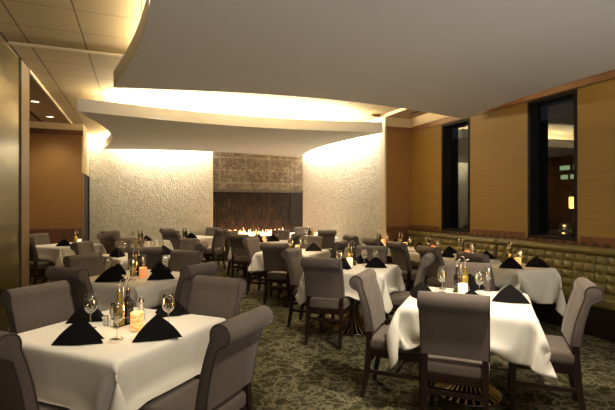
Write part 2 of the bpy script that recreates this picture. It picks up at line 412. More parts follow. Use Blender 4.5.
# windows
for k, (a, b_) in enumerate(WIN):
    bm = newbm(); t = .045
    box(bm, XR - .006, XR + .2, a, a + t, WZ0, WZ1); box(bm, XR - .006, XR + .2, b_ - t, b_, WZ0, WZ1)
    box(bm, XR - .006, XR + .2, a + t, b_ - t, WZ0, WZ0 + t); box(bm, XR - .006, XR + .2, a + t, b_ - t, WZ1 - t, WZ1)
    f = struct(f'window_{k + 1}', bm, M['black'])
    bm = newbm(); box(bm, XR + .17, XR + .178, a + t, b_ - t, WZ0 + t, WZ1 - t); obj('pane', bm, M['pane'], f)
# outside, at night
bm = newbm(); box(bm, XR + .2, 30, -10, 40, -.3, -.2); struct('exterior_ground', bm, M['asphalt'])
fa = thing('outside_building', 'dark building seen through the window, two lit strip windows', 'building', (19.5, 15.0, -.2))
bm = newbm(); box(bm, -.5, 6, -9, 10, 0, 6); obj('facade', bm, M['facade'], fa)
for y0, y1, z0 in ((-1.2, -.45, 3.42), (-.25, .25, 3.42), (-1.2, -.3, 2.98), (-.15, .2, 2.98)):
    bm = newbm(); box(bm, -.53, -.48, y0, y1, z0, z0 + .2); obj('window', bm, M['lit_window'], fa)
ln = thing('outside_lantern', 'amber glowing lantern outside the front window', 'lantern', (8.0, 6.17, -.2))
bm = newbm(); lathe(bm, [(.05, 0), (.05, .02), (.02, .04), (.02, 1.62), (.04, 1.65)], 12); obj('post', bm, M['black'], ln, 40)
bm = newbm(); lathe(bm, [(.035, 1.65), (.05, 1.68), (.05, 1.86), (.04, 1.88)], 12); obj('lamp_glass', bm, M['lantern'], ln, 40)
bm = newbm(); lathe(bm, [(.07, 1.88), (.06, 1.91), (.0, 1.98)], 12); obj('lantern_cap', bm, M['black'], ln, 40)

# ------------------------------------------------------------------ ceiling clouds (pincushion outline)
def cloud(x0, x1, y0, y1, sag, label):
    poly = []
    def side(p, q, nrm, s):
        for k in range(20):
            t = k / 20; w = s * math.sin(PI * t) ** 1.0
            poly.append((p[0] + (q[0] - p[0]) * t + nrm[0] * w, p[1] + (q[1] - p[1]) * t + nrm[1] * w))
    side((x0, y0), (x1, y0), (0, 1), sag[0]); side((x1, y0), (x1, y1), (-1, 0), sag[1])
    side((x1, y1), (x0, y1), (0, -1), sag[2]); side((x0, y1), (x0, y0), (1, 0), sag[3])
    bm = newbm(); prism(bm, poly, 2.95, 3.15)
    o = obj('ceiling_cloud', bm, M['cloud']); tag(o, label, 'ceiling panel'); return o
cloud(-.28, 5.06, .35, 5.85, (.4, .36, .42, .36), 'large grey curved-edge ceiling panel hanging over the front tables')
cloud(-.86, 4.50, 7.50, 12.32, (.35, .33, .55, .36), 'grey curved-edge ceiling panel hanging before the fireplace, beyond the larger panel')

# ceiling fittings
def fit(name, lab, cat, x, y, r=.07, z=CEIL - .02):
    t = thing(name, lab, cat, (x, y, z))
    bm = newbm(); lathe(bm, [(r, 0), (r + .018, -.002), (r + .018, -.006), (r, -.008), (r - .006, 0)], 20); obj('trim_ring', bm, M['chrome'], t, 40)
    bm = newbm(); lathe(bm, [(0, -.003), (r - .004, -.003), (r - .004, -.001), (0, -.001)], 20); obj('lens', bm, M['lamp'], t)
fit('recessed_downlight', 'recessed downlight in the brown side soffit, nearer the dining room', 'downlight', -1.68, 8.85)
fit('recessed_downlight', 'recessed downlight in the brown side soffit, nearer the brown wall', 'downlight', -1.68, 10.25)
bm = newbm(); box(bm, -.03, .03, -.6, .6, -.006, 0); o = obj('slot_diffuser', bm, M['slot'], loc=(-1.95, 10.25, CEIL - .02)); tag(o, 'black linear air slot in the brown soffit beside the downlights', 'air vent')
bm = newbm(); box(bm, -.03, .03, -.25, .25, -.006, 0); o = obj('slot_diffuser', bm, M['slot'], loc=(4.95, 7.0, CEIL - .05)); tag(o, 'short dark air slot in the soffit above the window wall', 'air vent')
bm = newbm(); box(bm, -.1, .1, -.05, .05, -.05, 0, .006); o = obj('ceiling_fixture', bm, M['wood_trim'], loc=(4.48, 7.75, CEIL)); tag(o, 'small brown box fixture on the bright ceiling near the fin wall', 'ceiling fixture')

# ------------------------------------------------------------------ fireplace
hb = thing('fireplace_hearth', 'raised black stone hearth with a trough of flames at the back wall', 'fireplace', (0, 0, 0))
bm = newbm(); box(bm, 2.10, 4.62, 11.9, 12.38, 0, .66, .008); obj('hearth_box', bm, M['dark_stone'], hb)
bm = newbm(); box(bm, 2.2, 4.4, 12.05, 12.28, .66, .70, .01); obj('ember_bed', bm, M['ember'], hb)
bm = newbm(); rnd = random.Random(3)
for k in range(46):
    x = 2.12 + 1.93 * (k + rnd.uniform(-.3, .3)) / 46; h_ = rnd.uniform(.06, .17) * (1.25 if k % 4 == 0 else 1); w = rnd.uniform(.018, .035); y = 12.17 + rnd.uniform(-.07, .07); lean = rnd.uniform(-.04, .04)
    pts = [(x, y, .68), (x + lean * .2, y, .68 + h_ * .3), (x - lean * .2, y, .68 + h_ * .65), (x + lean, y, .68 + h_)]
    tube(bm, pts, w, 6, rad=[w * .7, w, w * .5, w * .06])
fl = obj('flames', bm, M['flame'], hb, 'all'); fl['kind'] = 'stuff'
bm = newbm(); box(bm, 1.78, 2.02, 11.95, 12.36, 0, .86, .01); o = obj('hearth_pillar', bm, M['olive_stone']); tag(o, 'low olive block standing at the end of the black hearth', 'block')

# ------------------------------------------------------------------ banquette
bq = thing('banquette', 'long tufted olive leather banquette running along the window wall', 'banquette', (0, 0, 0))
def tufted(y0, y1, name):
    bm = newbm(); rows = []; nc = round((y1 - y0) / .14); ny = nc * 8; cell = (y1 - y0) / nc; xs = 5.13
    zz = [.47 + .53 * k / 52 for k in range(53)]
    for z in zz:
        row = []
        for i in range(ny + 1):
            y = y0 + (y1 - y0) * i / ny
            hgt = z - .47
            lean = xs + .08 * hgt / .53
            ty = abs(math.sin(PI * (y - y0) / cell)); 
            if hgt < .43:
                tz = abs(math.sin(PI * hgt / .1075)); puff = .03 * (ty ** .5) * (tz ** .5)
            else:
                q = (hgt - .43) / .10; puff = .05 * math.sqrt(max(0, 1 - (2 * q - 1) ** 2)) * (.85 + .15 * ty ** .5); 
            edge = min(1, min(y - y0, y1 - y) / .02 + .15)
            row.append(bm.verts.new((lean - puff * edge, y, z)))
        rows.append(row)
    back = [bm.verts.new((5.268, y0, .47)), bm.verts.new((5.268, y1, .47)), bm.verts.new((5.268, y0, .995)), bm.verts.new((5.268, y1, .995))]
    for a, b_ in zip(rows[:-1], rows[1:]):
        for i in range(ny): bm.faces.new((a[i], a[i + 1], b_[i + 1], b_[i]))
    bm.faces.new(rows[-1] + [back[3], back[2]]); bm.faces.new([r_[0] for r_ in rows] + [back[2], back[0]]); bm.faces.new([r_[-1] for r_ in rows] + [back[3], back[1]])
    bm.faces.new((back[0], back[1], back[3], back[2])); bm.faces.new(rows[0] + [back[1], back[0]])
    return obj(name, bm, M['olive'], bq, 50)
tufted(5.27, 7.66, 'back_cushion'); tufted(2.4, 5.24, 'back_cushion'); tufted(-.4, 2.37, 'back_cushion')
for a, b_ in ((5.27, 7.66), (2.4, 5.24), (-.4, 2.37)):
    bm = newbm(); rounded(bm, .36, b_ - a, .13, .035, (5.02, (a + b_) / 2, .405)); obj('seat_cushion', bm, M['olive'], bq, 'all')
bm = newbm(); box(bm, 4.87, 5.26, -.4, 7.66, 0, .34); obj('plinth', bm, M['espresso'], bq)

# ------------------------------------------------------------------ dining chair prototype (front = +x)
def make_chair(label, loc, rotz):
    t = thing('dining_chair', label, 'chair', loc, rotz, 'taupe rolled-back dining chairs')
    bm = newbm()
    def crown(p):
        if p.z > 0: p.z += .014 * (1 - (p.x / .225) ** 2) * (1 - (p.y / .245) ** 2)
        return p
    rounded(bm, .44, .475, .095, .03, (.012, 0, .435), crown); obj('seat', bm, M['fabric'], t, 'all')
    # back profile (x, z), counter-clockwise
    prof = [(-.160, .525), (-.172, .60), (-.190, .69), (-.212, .77), (-.232, .83), (-.246, .868)]
    cx, cz, R = -.303, .896, .057
    a0, a1 = math.radians(5), math.radians(262)
    prof += [(cx + R * math.cos(a0 + (a1 - a0) * k / 16), cz + R * math.sin(a0 + (a1 - a0) * k / 16)) for k in range(17)]
    prof += [(-.288, .822), (-.272, .77), (-.252, .69), (-.236, .60), (-.226, .525)]
    n = len(prof)
    def inset(d):
        out = []
        for i in range(n):
            p, q = Vector(prof[i - 1]), Vector(prof[(i + 1) % n]); tt = (q - p).normalized(); out.append((prof[i][0] - tt.y * d, prof[i][1] + tt.x * d))
        return out
    bm = newbm(); rings = []
    for y, d in ((-.240, .012), (-.237, .004), (-.230, 0), (-.1, 0), (.1, 0), (.230, 0), (.237, .004), (.240, .012)):
        rings.append([bm.verts.new((x, y, z)) for x, z in inset(d)])
    for a, b_ in zip(rings[:-1], rings[1:]):
        for k in range(n): bm.faces.new((a[k], a[(k + 1) % n], b_[(k + 1) % n], b_[k]))
    bm.faces.new(rings[0]); bm.faces.new(rings[-1][::-1])
    back = obj('backrest', bm, M['fabric'], t, 50)
    for s in (-1, 1):
        bm = newbm(); tube(bm, [(x, s * .238, z) for x, z in inset(.003)], .0045, 6, closed=True); obj('piping', bm, M['piping'], back, 'all')
    for s in (-1, 1):
        bm = newbm(); tube(bm, [(-.196, s * .212, .60), (-.200, s * .212, .44), (-.222, s * .214, .2), (-.258, s * .216, 0)], .02, square=True, rad=[.021, .023, .020, .016]); obj('leg', bm, M['espresso'], t)
        bm = newbm(); tube(bm, [(.196, s * .207, .40), (.200, s * .210, 0)], .02, square=True, rad=[.022, .015]); obj('leg', bm, M['espresso'], t)
    bm = newbm()
    box(bm, -.18, .18, .205, .228, .335, .392, .002); box(bm, -.18, .18, -.228, -.205, .335, .392, .002)
    box(bm, .185, .208, -.19, .19, .335, .392, .002); box(bm, -.214, -.190, -.20, .20, .345, .392, .002)
    obj('seat_rail', bm, M['espresso'], t)
    for s in (-1, 1):
        bm = newbm(); box(bm, -.22, .19, s * .212 - .009, s * .212 + .009, .195, .225, .002); obj('stretcher', bm, M['espresso'], t)
    bm = newbm(); box(bm, -.01, .012, -.205, .205, .197, .223, .002); obj('stretcher', bm, M['espresso'], t)
    bm = newbm(); box(bm, -.222, -.202, -.20, .20, .265, .297, .002); obj('stretcher', bm, M['espresso'], t)
    for o in list(t.children) + [g for c_ in t.children for g in c_.children]:
        for v_ in o.data.vertices: v_.co.y *= .885
    return t
chair0 = None
CHAIRS = []
def chair(rx, ry, ang, label, tid):
    """rx, ry: where the rolled top stands; ang: the way the sitter looks, degrees"""
    global chair0
    a = math.radians(ang); x, y = rx + .30 * math.cos(a), ry + .30 * math.sin(a)
    CHAIRS.append((tid, x, y, a))
    lab = 'taupe rolled-back chair ' + label
    if chair0 is None: chair0 = make_chair(lab, (x, y, 0), a); return chair0
    return dup(chair0, (x, y, 0), a, lab)

# ------------------------------------------------------------------ tables
PH = {'A': 'the front left table', 'B': 'the bright front right table', 'C': 'the second middle-row table', 'D': 'the third middle-row table',
      'E': 'the table facing the fireplace', 'F': 'the table by the side wall', 'G': 'the second left-row table', 'H': 'the third left-row table',
      'I': 'the corner table by the brown wall', 'J': 'the rear table near the dark doorway', 'K': 'the rear table by the hearth',
      'L': 'the front banquette table', 'M': 'the second banquette table', 'N': 'the third banquette table', 'O': 'the fourth banquette table', 'P': 'the last banquette table'}
TB = {'A': (-.10, 2.93, 45), 'B': (2.46, 2.80, 46), 'C': (2.44, 4.75, 47), 'D': (2.40, 6.85, 45), 'E': (2.48, 8.98, 45), 'F': (4.02, 9.95, 0),
      'G': (-.01, 4.98, 45), 'H': (.06, 7.15, 20), 'I': (-1.30, 9.5, 45), 'J': (.0, 10.05, 45), 'K': (1.25, 10.8, 45),
      'L': (4.38, 4.13, 0), 'M': (4.38, 4.98, 0), 'N': (4.38, 5.76, 0), 'O': (4.38, 6.54, 0), 'P': (4.38, 7.30, 0)}
def cdir(t, k, d, lat, label, da=0):
    """chair at table t, in the direction k*90 from the table's own axes (0 = far), roll d from the centre"""
    x, y, r = TB[t]; a = math.radians(r + 90 * k)
    chair(x + d * math.cos(a) - lat * math.sin(a), y + d * math.sin(a) + lat * math.cos(a), r + 90 * k + 180 + da, label, t)
# directions: 0 far, 1 left, 2 near, 3 right
cdir('A', 2, .80, .0, 'at the near left corner of ' + PH['A'])
cdir('A', 1, .80, -.02, 'tucked in at the glass-wall side of ' + PH['A'])
cdir('A', 0, .80, -.16, 'facing the viewer at the far side of ' + PH['A'])
cdir('A', 3, .95, -.10, 'cut by the bottom frame, aisle side of ' + PH['A'])
cdir('B', 2, .84, -.045, 'with its back to the viewer at ' + PH['B'])
cdir('B', 1, .80, .20, 'showing its lit seat, left of ' + PH['B'])
cdir('B', 3, .82, .0, 'in profile at the banquette side of ' + PH['B'])
cdir('B', 0, .80, .04, 'half hidden behind the bottles of ' + PH['B'])
cdir('C', 2, .80, -.12, 'with its back to the viewer at ' + PH['C'])
cdir('C', 3, .88, -.06, 'with rolled end lit, banquette side of ' + PH['C'])
cdir('C', 0, .80, -.04, 'in shade at the far side of ' + PH['C'])
cdir('C', 1, .82, .0, 'dark and in profile, left of ' + PH['C'])
cdir('D', 2, .81, .08, 'with grey back to the viewer at ' + PH['D'])
cdir('D', 1, .81, .0, 'at the fireplace end of ' + PH['D'])
cdir('D', 3, .88, -.10, 'with rolled end showing, right of ' + PH['D'])
cdir('D', 0, .81, .0, 'behind the candle of ' + PH['D'])
cdir('E', 2, .81, -.10, 'with its back to the viewer at ' + PH['E'])
cdir('E', 1, .81, .0, 'at the hearth-pillar side of ' + PH['E'])
cdir('E', 3, .81, .0, 'at the window-wall side of ' + PH['E'])
cdir('E', 0, .81, .0, 'closest to the flames at ' + PH['E'])
cdir('F', 3, .82, .0, 'with its back to the viewer at ' + PH['F'])
cdir('F', 1, .80, .0, 'pale, at the far side of ' + PH['F'])
cdir('G', 2, .82, .0, 'with thick grey roll, near end of ' + PH['G'])
cdir('G', 1, .80, .0, 'dark, at the glass-wall side of ' + PH['G'])
cdir('G', 0, .80, .0, 'in shade at the far side of ' + PH['G'])
cdir('G', 3, .92, -.14, 'with pinkish roll, aisle side of ' + PH['G'])
chair(.09, 6.22, 92, 'with dark back to the viewer at ' + PH['H'], 'H')
chair(.90, 6.72, 160, 'at the aisle corner of ' + PH['H'], 'H')
chair(.82, 7.62, 205, 'at the hearth corner of ' + PH['H'], 'H')
chair(-.12, 8.10, -85, 'at the far side of ' + PH['H'], 'H')
chair(-.80, 7.52, -25, 'at the brown-wall side of ' + PH['H'], 'H')
cdir('I', 2, .81, .0, 'beside the wood post at ' + PH['I'])
cdir('I', 1, .81, .0, 'half hidden, far side of ' + PH['I'])
cdir('J', 2, .81, .0, 'almost black, near side of ' + PH['J'])
cdir('J', 1, .81, .0, 'at the doorway side of ' + PH['J'])
cdir('K', 2, .81, .0, 'with dark side shown, near end of ' + PH['K'])
cdir('K', 1, .81, .0, 'at the doorway end of ' + PH['K'])
cdir('K', 0, .81, .0, 'backed up to the cream wall at ' + PH['K'])
cdir('K', 3, .81, .0, 'turned sideways by the hearth at ' + PH['K'])
for t in 'LMNOP':
    chair(3.68, TB[t][1] - .03, 0, 'facing the banquette across ' + PH[t], t)

PINS = {}
def sim_cloth(half, m, n, colliders, frames=150, iters=16, seed=1):
    """drape a square linen over a square top: position-based cloth in the table's own frame"""
    s = (half - .005) / m; side = s * (n - 1)
    g = np.linspace(-side / 2, side / 2, n)
    X, Y = np.meshgrid(g, g, indexing='ij')
    rng = np.random.RandomState(seed)
    du, dv = np.maximum(np.abs(X) - half, 0), np.maximum(np.abs(Y) - half, 0)
    d = np.sqrt(du * du + dv * dv); cor = np.minimum(du, dv) / (np.maximum(du, dv) + 1e-6)
    P = np.stack([np.sign(X) * (np.minimum(np.abs(X), half) + .01 * (du > 0) + du * (.06 + .22 * cor)),
                  np.sign(Y) * (np.minimum(np.abs(Y), half) + .01 * (dv > 0) + dv * (.06 + .22 * cor)), .754 - .93 * d], -1)
    P += rng.normal(0, .003, P.shape) * (d > 0)[..., None]
    pin = (np.abs(X) < half - .004) & (np.abs(Y) < half - .004)
    W = np.where(pin, 0., 1.)[..., None]; P0 = np.stack([X, Y, np.full_like(X, .752)], -1); P[pin] = P0[pin]; Q = P.copy()
    boxes = [((0, 0, .715), 0., (half, half, .031), .006, False)] + colliders
    def con(a, b, L, k=1., lo=False):
        A, B = P[a], P[b]; wa, wb = W[a], W[b]
        e = B - A; l = np.sqrt((e * e).sum(-1, keepdims=True)) + 1e-9
        ws = wa + wb; ws[ws == 0] = 1
        c = e * (k * (l - L) / l / ws); P[a] = A + c * wa; P[b] = B - c * wb
    def pairs(dx, dy):
        out = []
        for par in (0, 1):
            if dx > 0: i = np.arange(n - dx); i = i[(i // dx) % 2 == par]; j = np.arange(max(0, -dy), n - max(0, dy))
            else: i = np.arange(n); j = np.arange(n - dy); j = j[(j // dy) % 2 == par]
            if len(i) == 0 or len(j) == 0: continue
            I, J = np.meshgrid(i, j, indexing='ij'); out.append(((I, J), (I + dx, J + dy)))
        return out
    st = [(p, s) for p in pairs(1, 0) + pairs(0, 1)]; sh = [(p, s * math.sqrt(2)) for p in pairs(1, 1) + pairs(1, -1)]
    bd = [(p, 2 * s) for p in pairs(2, 0) + pairs(0, 2)]
    dt = 1 / 60
    for f in range(frames):
        damp = .97 if f < frames * .6 else .88
        V = (P - Q) * damp; Q = P.copy(); P = P + V * W; P[..., 2] -= 9.8 * dt * dt * .35 * W[..., 0]
        P[pin] = P0[pin]
        for it in range(iters):
            for (a, b), L in st: con(a, b, L)
            if it % 2 == 0:
                for (a, b), L in sh: con(a, b, L, .7)
                for (a, b), L in bd: con(a, b, L, .03)
            if it % 4 == 3 or it == iters - 1:
                for c, ang, h, r, up in boxes:
                    ca, sa = math.cos(ang), math.sin(ang); D = P - np.array(c)
                    lx = D[..., 0] * ca + D[..., 1] * sa; ly = -D[..., 0] * sa + D[..., 1] * ca; lz = D[..., 2]
                    q = np.stack([np.abs(lx) - h[0], np.abs(ly) - h[1], np.abs(lz) - h[2]], -1)
                    if up:
                        hit = (q[..., 0] < r) & (q[..., 1] < r) & (lz < h[2] + r) & (lz > -h[2] - .1) & ~pin
                        P[..., 2] = np.where(hit, c[2] + h[2] + r, P[..., 2])
                        Q = np.where(hit[..., None], Q * .3 + P * .7, Q); continue
                    o = np.maximum(q, 0); dist = np.sqrt((o * o).sum(-1)); ins = q.max(-1)
                    hit = (ins < r) & (dist < r) & ~pin
                    if not hit.any(): continue
                    sg = np.stack([np.sign(lx), np.sign(ly), np.sign(lz)], -1); sg[sg == 0] = 1
                    inside = ins <= 0
                    nrm = np.where((dist > 1e-9)[..., None], o / (dist[..., None] + 1e-12), 0.)
                    qq = q.copy(); qq[..., 2] -= .02
                    am = qq.argmax(-1); one = np.eye(3)[am]
                    nrm = np.where(inside[..., None], one, nrm) * sg
                    dep = np.where(inside, r - np.take_along_axis(q, am[..., None], -1)[..., 0], r - dist)
                    mv = np.where(hit[..., None], nrm * dep[..., None], 0)
                    P[..., 0] += mv[..., 0] * ca - mv[..., 1] * sa; P[..., 1] += mv[..., 0] * sa + mv[..., 1] * ca; P[..., 2] += mv[..., 2]
                    Q = np.where(hit[..., None], Q * .4 + P * .6, Q)
            P[pin] = P0[pin]
            P[..., 2] = np.maximum(P[..., 2], .01)
    bm = newbm()
    vs = [[bm.verts.new(P[i, j]) for j in range(n)] for i in range(n)]
    for i in range(n - 1):
        for j in range(n - 1): bm.faces.new((vs[i][j], vs[i + 1][j], vs[i + 1][j + 1], vs[i][j + 1]))
    me = bpy.data.meshes.new('tablecloth'); bm.to_mesh(me); bm.free(); me.materials.append(M['linen']); me.shade_smooth()
    return me

def chair_colliders(t):
    x, y, r = TB[t]; r = math.radians(r); out = []
    for tid, cx, cy, a in CHAIRS:
        if tid != t: continue
        for lx, lz, h, rad, up in ((.03, .43, (.205, .214, .068), .012, True), (-.20, .68, (.035, .21, .16), .016, False)):
            wx, wy = cx + lx * math.cos(a) - x, cy + lx * math.sin(a) - y
            out.append(((wx * math.cos(-r) - wy * math.sin(-r), wx * math.sin(-r) + wy * math.cos(-r), lz), a - r, h, rad, up))
    return out

tab0 = {}
def table(t, half):
    x, y, r = TB[t]
    lab = 'square pedestal table under white cloth: ' + PH[t]
    if half in tab0: return dup(tab0[half], (x, y, 0), math.radians(r), lab)
    o = thing('dining_table', lab, 'table', (x, y, 0), math.radians(r), 'cloth-covered dining tables')
    bm = newbm(); box(bm, -half + .026, half - .026, -half + .026, half - .026, .705, .743, .004); obj('tabletop', bm, M['wood_top'], o)
    bm = newbm(); lathe(bm, [(.0, .705), (.12, .705), (.12, .695), (.038, .68), (.036, .06), (.05, .05), (.0, .05)], 20); obj('column', bm, M['chrome'], o, 40)
    cone = [(.25, .014), (.20, .034), (.15, .066), (.10, .125), (.068, .20), (.046, .30)]
    bs = newbm(); lathe(bs, [(0, 0), (.256, 0), (.258, .008)] + cone + [(0, .305)], 40); ba = obj('base', bs, M['bronze_dark'], o, 30)
    if half < .4: ba.scale = (.78, .78, 1)
    bm = newbm()
    for k in range(26):
        a = 2 * PI * k / 26; tube(bm, [((r_ + .001) * math.cos(a), (r_ + .001) * math.sin(a), z_ + .002) for r_, z_ in cone], .006, 5, rad=[.009, .0075, .006, .0045, .0035, .002])
    obj('inlay_rays', bm, M['brass'], ba)
    bm = newbm(); tube(bm, [(.254 * math.cos(2 * PI * k / 48), .254 * math.sin(2 * PI * k / 48), .011) for k in range(48)], .006, 6, closed=True); obj('rim', bm, M['chrome'], ba, 'all')
    tab0[half] = o; return o
cloth_me = {}
for t in TB:
    bench = t in 'LMNOP'
    half = .462 if not bench else .315 if t == 'L' else .29
    table(t, half)
    if t == 'L': key = 'L'
    elif bench: key = 'bench'
    elif t in 'ABCDEFGH': key = t
    else: key = 'std'
    if key not in cloth_me:
        if bench: cloth_me[key] = sim_cloth(half, 9, 43 if t == 'L' else 27, [c for c in chair_colliders(t)], 150, 16)
        else:
            cols = chair_colliders(t if key != 'std' else 'K')
            cloth_me[key] = sim_cloth(.462, 14, 49 if key == 'B' else 47, cols, 150, 16, seed=ord(t))
    o = bpy.data.objects.new('tablecloth', cloth_me[key]); C.objects.link(o)
    o.location = (TB[t][0], TB[t][1], 0); o.rotation_euler = (0, 0, math.radians(TB[t][2]))
    tag(o, 'white linen cloth draped over ' + PH[t], 'tablecloth', 'white tablecloths')
    sd = o.modifiers.new('s', 'SUBSURF'); sd.levels = 1; sd.render_levels = 1
    so = o.modifiers.new('t', 'SOLIDIFY'); so.thickness = .0025; so.offset = 0

# ------------------------------------------------------------------ table settings
TZ = .7555
def make_napkin(label, loc, rotz):
    """stiff black napkin folded as a pyramid; open front looks along +x, ridge runs back"""
    bm = newbm()
    def sheet(w, h, xf, xb, ap, lift=0):
        nseg = 8; L, R = [], []
        A = Vector((ap, 0, h)); Bk = Vector((xb, 0, .004))
        rows = []
        for k in range(nseg + 1):
            t = k / nseg; ridge = A.lerp(Bk, t) + Vector((0, 0, .012 * math.sin(PI * t)))
            footL = Vector((xf, w, lift)).lerp(Vector((xb, .004, lift)), t); footR = Vector((xf, -w, lift)).lerp(Vector((xb, -.004, lift)), t)
            row = []
            for q in range(7):
                u = q / 6; p = footL.lerp(ridge, u); p += Vector((.0, .010, .004)) * math.sin(PI * u) * (1 - t); row.append(p)
            for q in range(1, 7):
                u = q / 6; p = ridge.lerp(footR, u); p += Vector((.0, -.010, .004)) * math.sin(PI * u) * (1 - t); row.append(p)
            rows.append([bm.verts.new(p) for p in row])
        for a, b_ in zip(rows[:-1], rows[1:]):
            for k in range(12):
                try: bm.faces.new((a[k], a[k + 1], b_[k + 1], b_[k]))
                except ValueError: pass
        # front leaf: a bowed triangle joining both feet
        F = rows[0]; mid = bm.verts.new((xf + .022, 0, .002 + lift)); cen = bm.verts.new((xf * .6 + ap * .4 + .016, 0, h * .42))
        ring = F + [mid]
        for k in range(len(ring)):
            bm.faces.new((ring[k], ring[(k + 1) % len(ring)], cen))
    sheet(.120, .116, .055, -.105, .004)
    o = obj('napkin', bm, M['napkin'], None, 60); o.location = loc; o.rotation_euler = (0, 0, rotz)
    bm = newbm()
    vs = [bm.verts.new(p) for p in ((-.012, .105, .002), (-.024, 0, .110), (-.012, -.105, .002), (-.075, 0, .001))]
    for f in ((0, 1, 3), (1, 2, 3), (0, 3, 2), (0, 2, 1)): bm.faces.new([vs[k] for k in f])
    obj('inner_fold', bm, M['napkin'], o)
    tag(o, label, 'napkin', 'black folded napkins'); return o
nap0 = None
def napkin(x, y, deg, label, sc_=1.0):
    global nap0
    lab = 'black pyramid-folded napkin, ' + label
    if nap0 is None: nap0 = make_napkin(lab, (x, y, TZ), math.radians(deg)); o = nap0
    else: o = dup(nap0, (x, y, TZ), math.radians(deg), lab)
    o.scale = (sc_, sc_, sc_); return o

gl0 = None
def wine_glass(x, y, label, s=1.0):
    global gl0
    lab = 'empty wine glass, ' + label
    if gl0 is None:
        gl0 = thing('wine_glass', lab, 'wine glass', (x, y, TZ), 0, 'wine glasses')
        bm = newbm(); lathe(bm, [(0, .088), (.010, .089), (.022, .096), (.033, .112), (.0375, .130), (.0375, .148), (.034, .175), (.030, .200), (.0292, .2005), (.033, .175), (.0362, .148), (.0362, .131), (.032, .114), (.021, .099), (0, .093)], 24); obj('bowl', bm, M['glass'], gl0, 'all')
        bm = newbm(); lathe(bm, [(0, 0), (.033, 0), (.034, .0015), (.02, .004), (.006, .010), (.0036, .025), (.0034, .07), (.0055, .084), (.010, .0885)], 20); obj('stem', bm, M['glass'], gl0, 'all')
        o = gl0
    else: o = dup(gl0, (x, y, TZ), random.uniform(0, 3), lab)
    o.scale = (s, s, s); return o

bot0 = {}
def bottle(kind, x, y, label, rot=None, dz=0):
    txt = {'oil': 'yellow-green olive oil cruet with steel pourer on ', 'vinegar': 'dark vinegar cruet with steel pourer on '}[kind]
    nm = {'oil': 'oil_bottle', 'vinegar': 'vinegar_bottle'}[kind]
    if kind not in bot0:
        o = thing(nm, txt + label, 'bottle', (x, y, TZ + dz), .4 if rot is None else rot, {'oil': 'oil cruets', 'vinegar': 'vinegar cruets'}[kind])
        bm = newbm(); rounded(bm, .052, .052, .145, .008, (0, 0, .0725)); lathe(bm, [(.024, .1445), (.016, .160), (.0115, .168), (.0115, .200), (.014, .202), (.014, .208), (0, .208)], 16)
        obj('body', bm, M[kind], o, 40)
        bm = newbm(); lathe(bm, [(0, .207), (.010, .208), (.010, .222), (.005, .226), (.0042, .25), (0, .25)], 12); tube(bm, [(0, 0, .245), (.003, 0, .262), (.012, 0, .274), (.024, 0, .279)], .0035, 8); obj('pourer', bm, M['chrome'], o, 'all')
        bot0[kind] = o; return o
    return dup(bot0[kind], (x, y, TZ + dz), random.uniform(0, 6) if rot is None else rot, txt + label)

can0 = {}
def candle(x, y, label, m='candle', power=.5):
    key = m
    txt = {'candle': 'glowing alabaster candle holder on ', 'candle_pale': 'pale glowing alabaster candle holder on ', 'candle_deep': 'amber glowing candle holder on '}[m]
    if key not in can0:
        o = thing('candle_holder', txt + label, 'candle', (x, y, TZ), 0, 'table candles')
        bm = newbm(); lathe(bm, [(0, 0), (.036, 0), (.038, .003), (.038, .100), (.036, .103), (.033, .100), (.033, .012), (0, .012)], 28); obj('holder', bm, M[m], o, 40)
        bm = newbm(); lathe(bm, [(0, .012), (.030, .012), (.030, .045), (0, .045)], 16); w = obj('wax', bm, M['linen'], o, 40)
        bm = newbm(); lathe(bm, [(0, .045), (.004, .055), (.005, .062), (0, .085)], 8); obj('flame', bm, M['wick'], w, 'all')
        can0[key] = o
    else: o = dup(can0[key], (x, y, TZ), random.uniform(0, 6), txt + label)
    l = bpy.data.lights.new('candle_glow', 'POINT'); l.energy = power; l.color = (1, .55, .2); l.shadow_soft_size = .03
    lo = bpy.data.objects.new('candle_glow', l); C.objects.link(lo); lo.location = (x, y, TZ + .15)
    return o

def caddy(x, y, rot, label):
    o = thing('cruet_caddy', 'small chrome caddy with a tall loop handle on ' + label, 'caddy', (x, y, TZ), rot)
    bm = newbm(); box(bm, -.034, .034, -.066, .066, 0, .004, .001); obj('tray', bm, M['chrome'], o)
    bm = newbm(); tube(bm, [(-.034, -.066, .05), (.034, -.066, .05), (.034, .066, .05), (-.034, .066, .05)], .002, 6, closed=True)
    for sx_ in (-.034, .034):
        for sy_ in (-.066, .066): tube(bm, [(sx_, sy_, .002), (sx_, sy_, .05)], .002, 6)
    obj('rail', bm, M['chrome'], o, 'all')
    bm = newbm(); tube(bm, [(0, 0, .004), (0, 0, .285)] + [(0, .014 - .014 * math.cos(a), .288 + .022 * math.sin(a)) for a in np.linspace(.2, PI + .6, 12)], .0028, 8); obj('handle', bm, M['chrome'], o, 'all')
    return o
def caddy_set(x, y, deg, label, first='oil'):
    a = math.radians(deg); caddy(x, y, a - PI / 2, label)
    other = 'vinegar' if first == 'oil' else 'oil'
    bottle(first, x - .033 * math.cos(a), y - .033 * math.sin(a), label, a, .0045); bottle(other, x + .033 * math.cos(a), y + .033 * math.sin(a), label, a, .0045)
def shaker(x, y, label):
    o = thing('salt_shaker', 'short steel-capped shaker on ' + label, 'shaker', (x, y, TZ))
    bm = newbm(); lathe(bm, [(0, 0), (.016, 0), (.017, .04), (.014, .048), (0, .048)], 14); obj('body', bm, M['clear'], o, 40)
    bm = newbm(); lathe(bm, [(.0145, .046), (.0155, .05), (.0145, .062), (0, .066)], 14); obj('cap', bm, M['chrome'], o, 40)
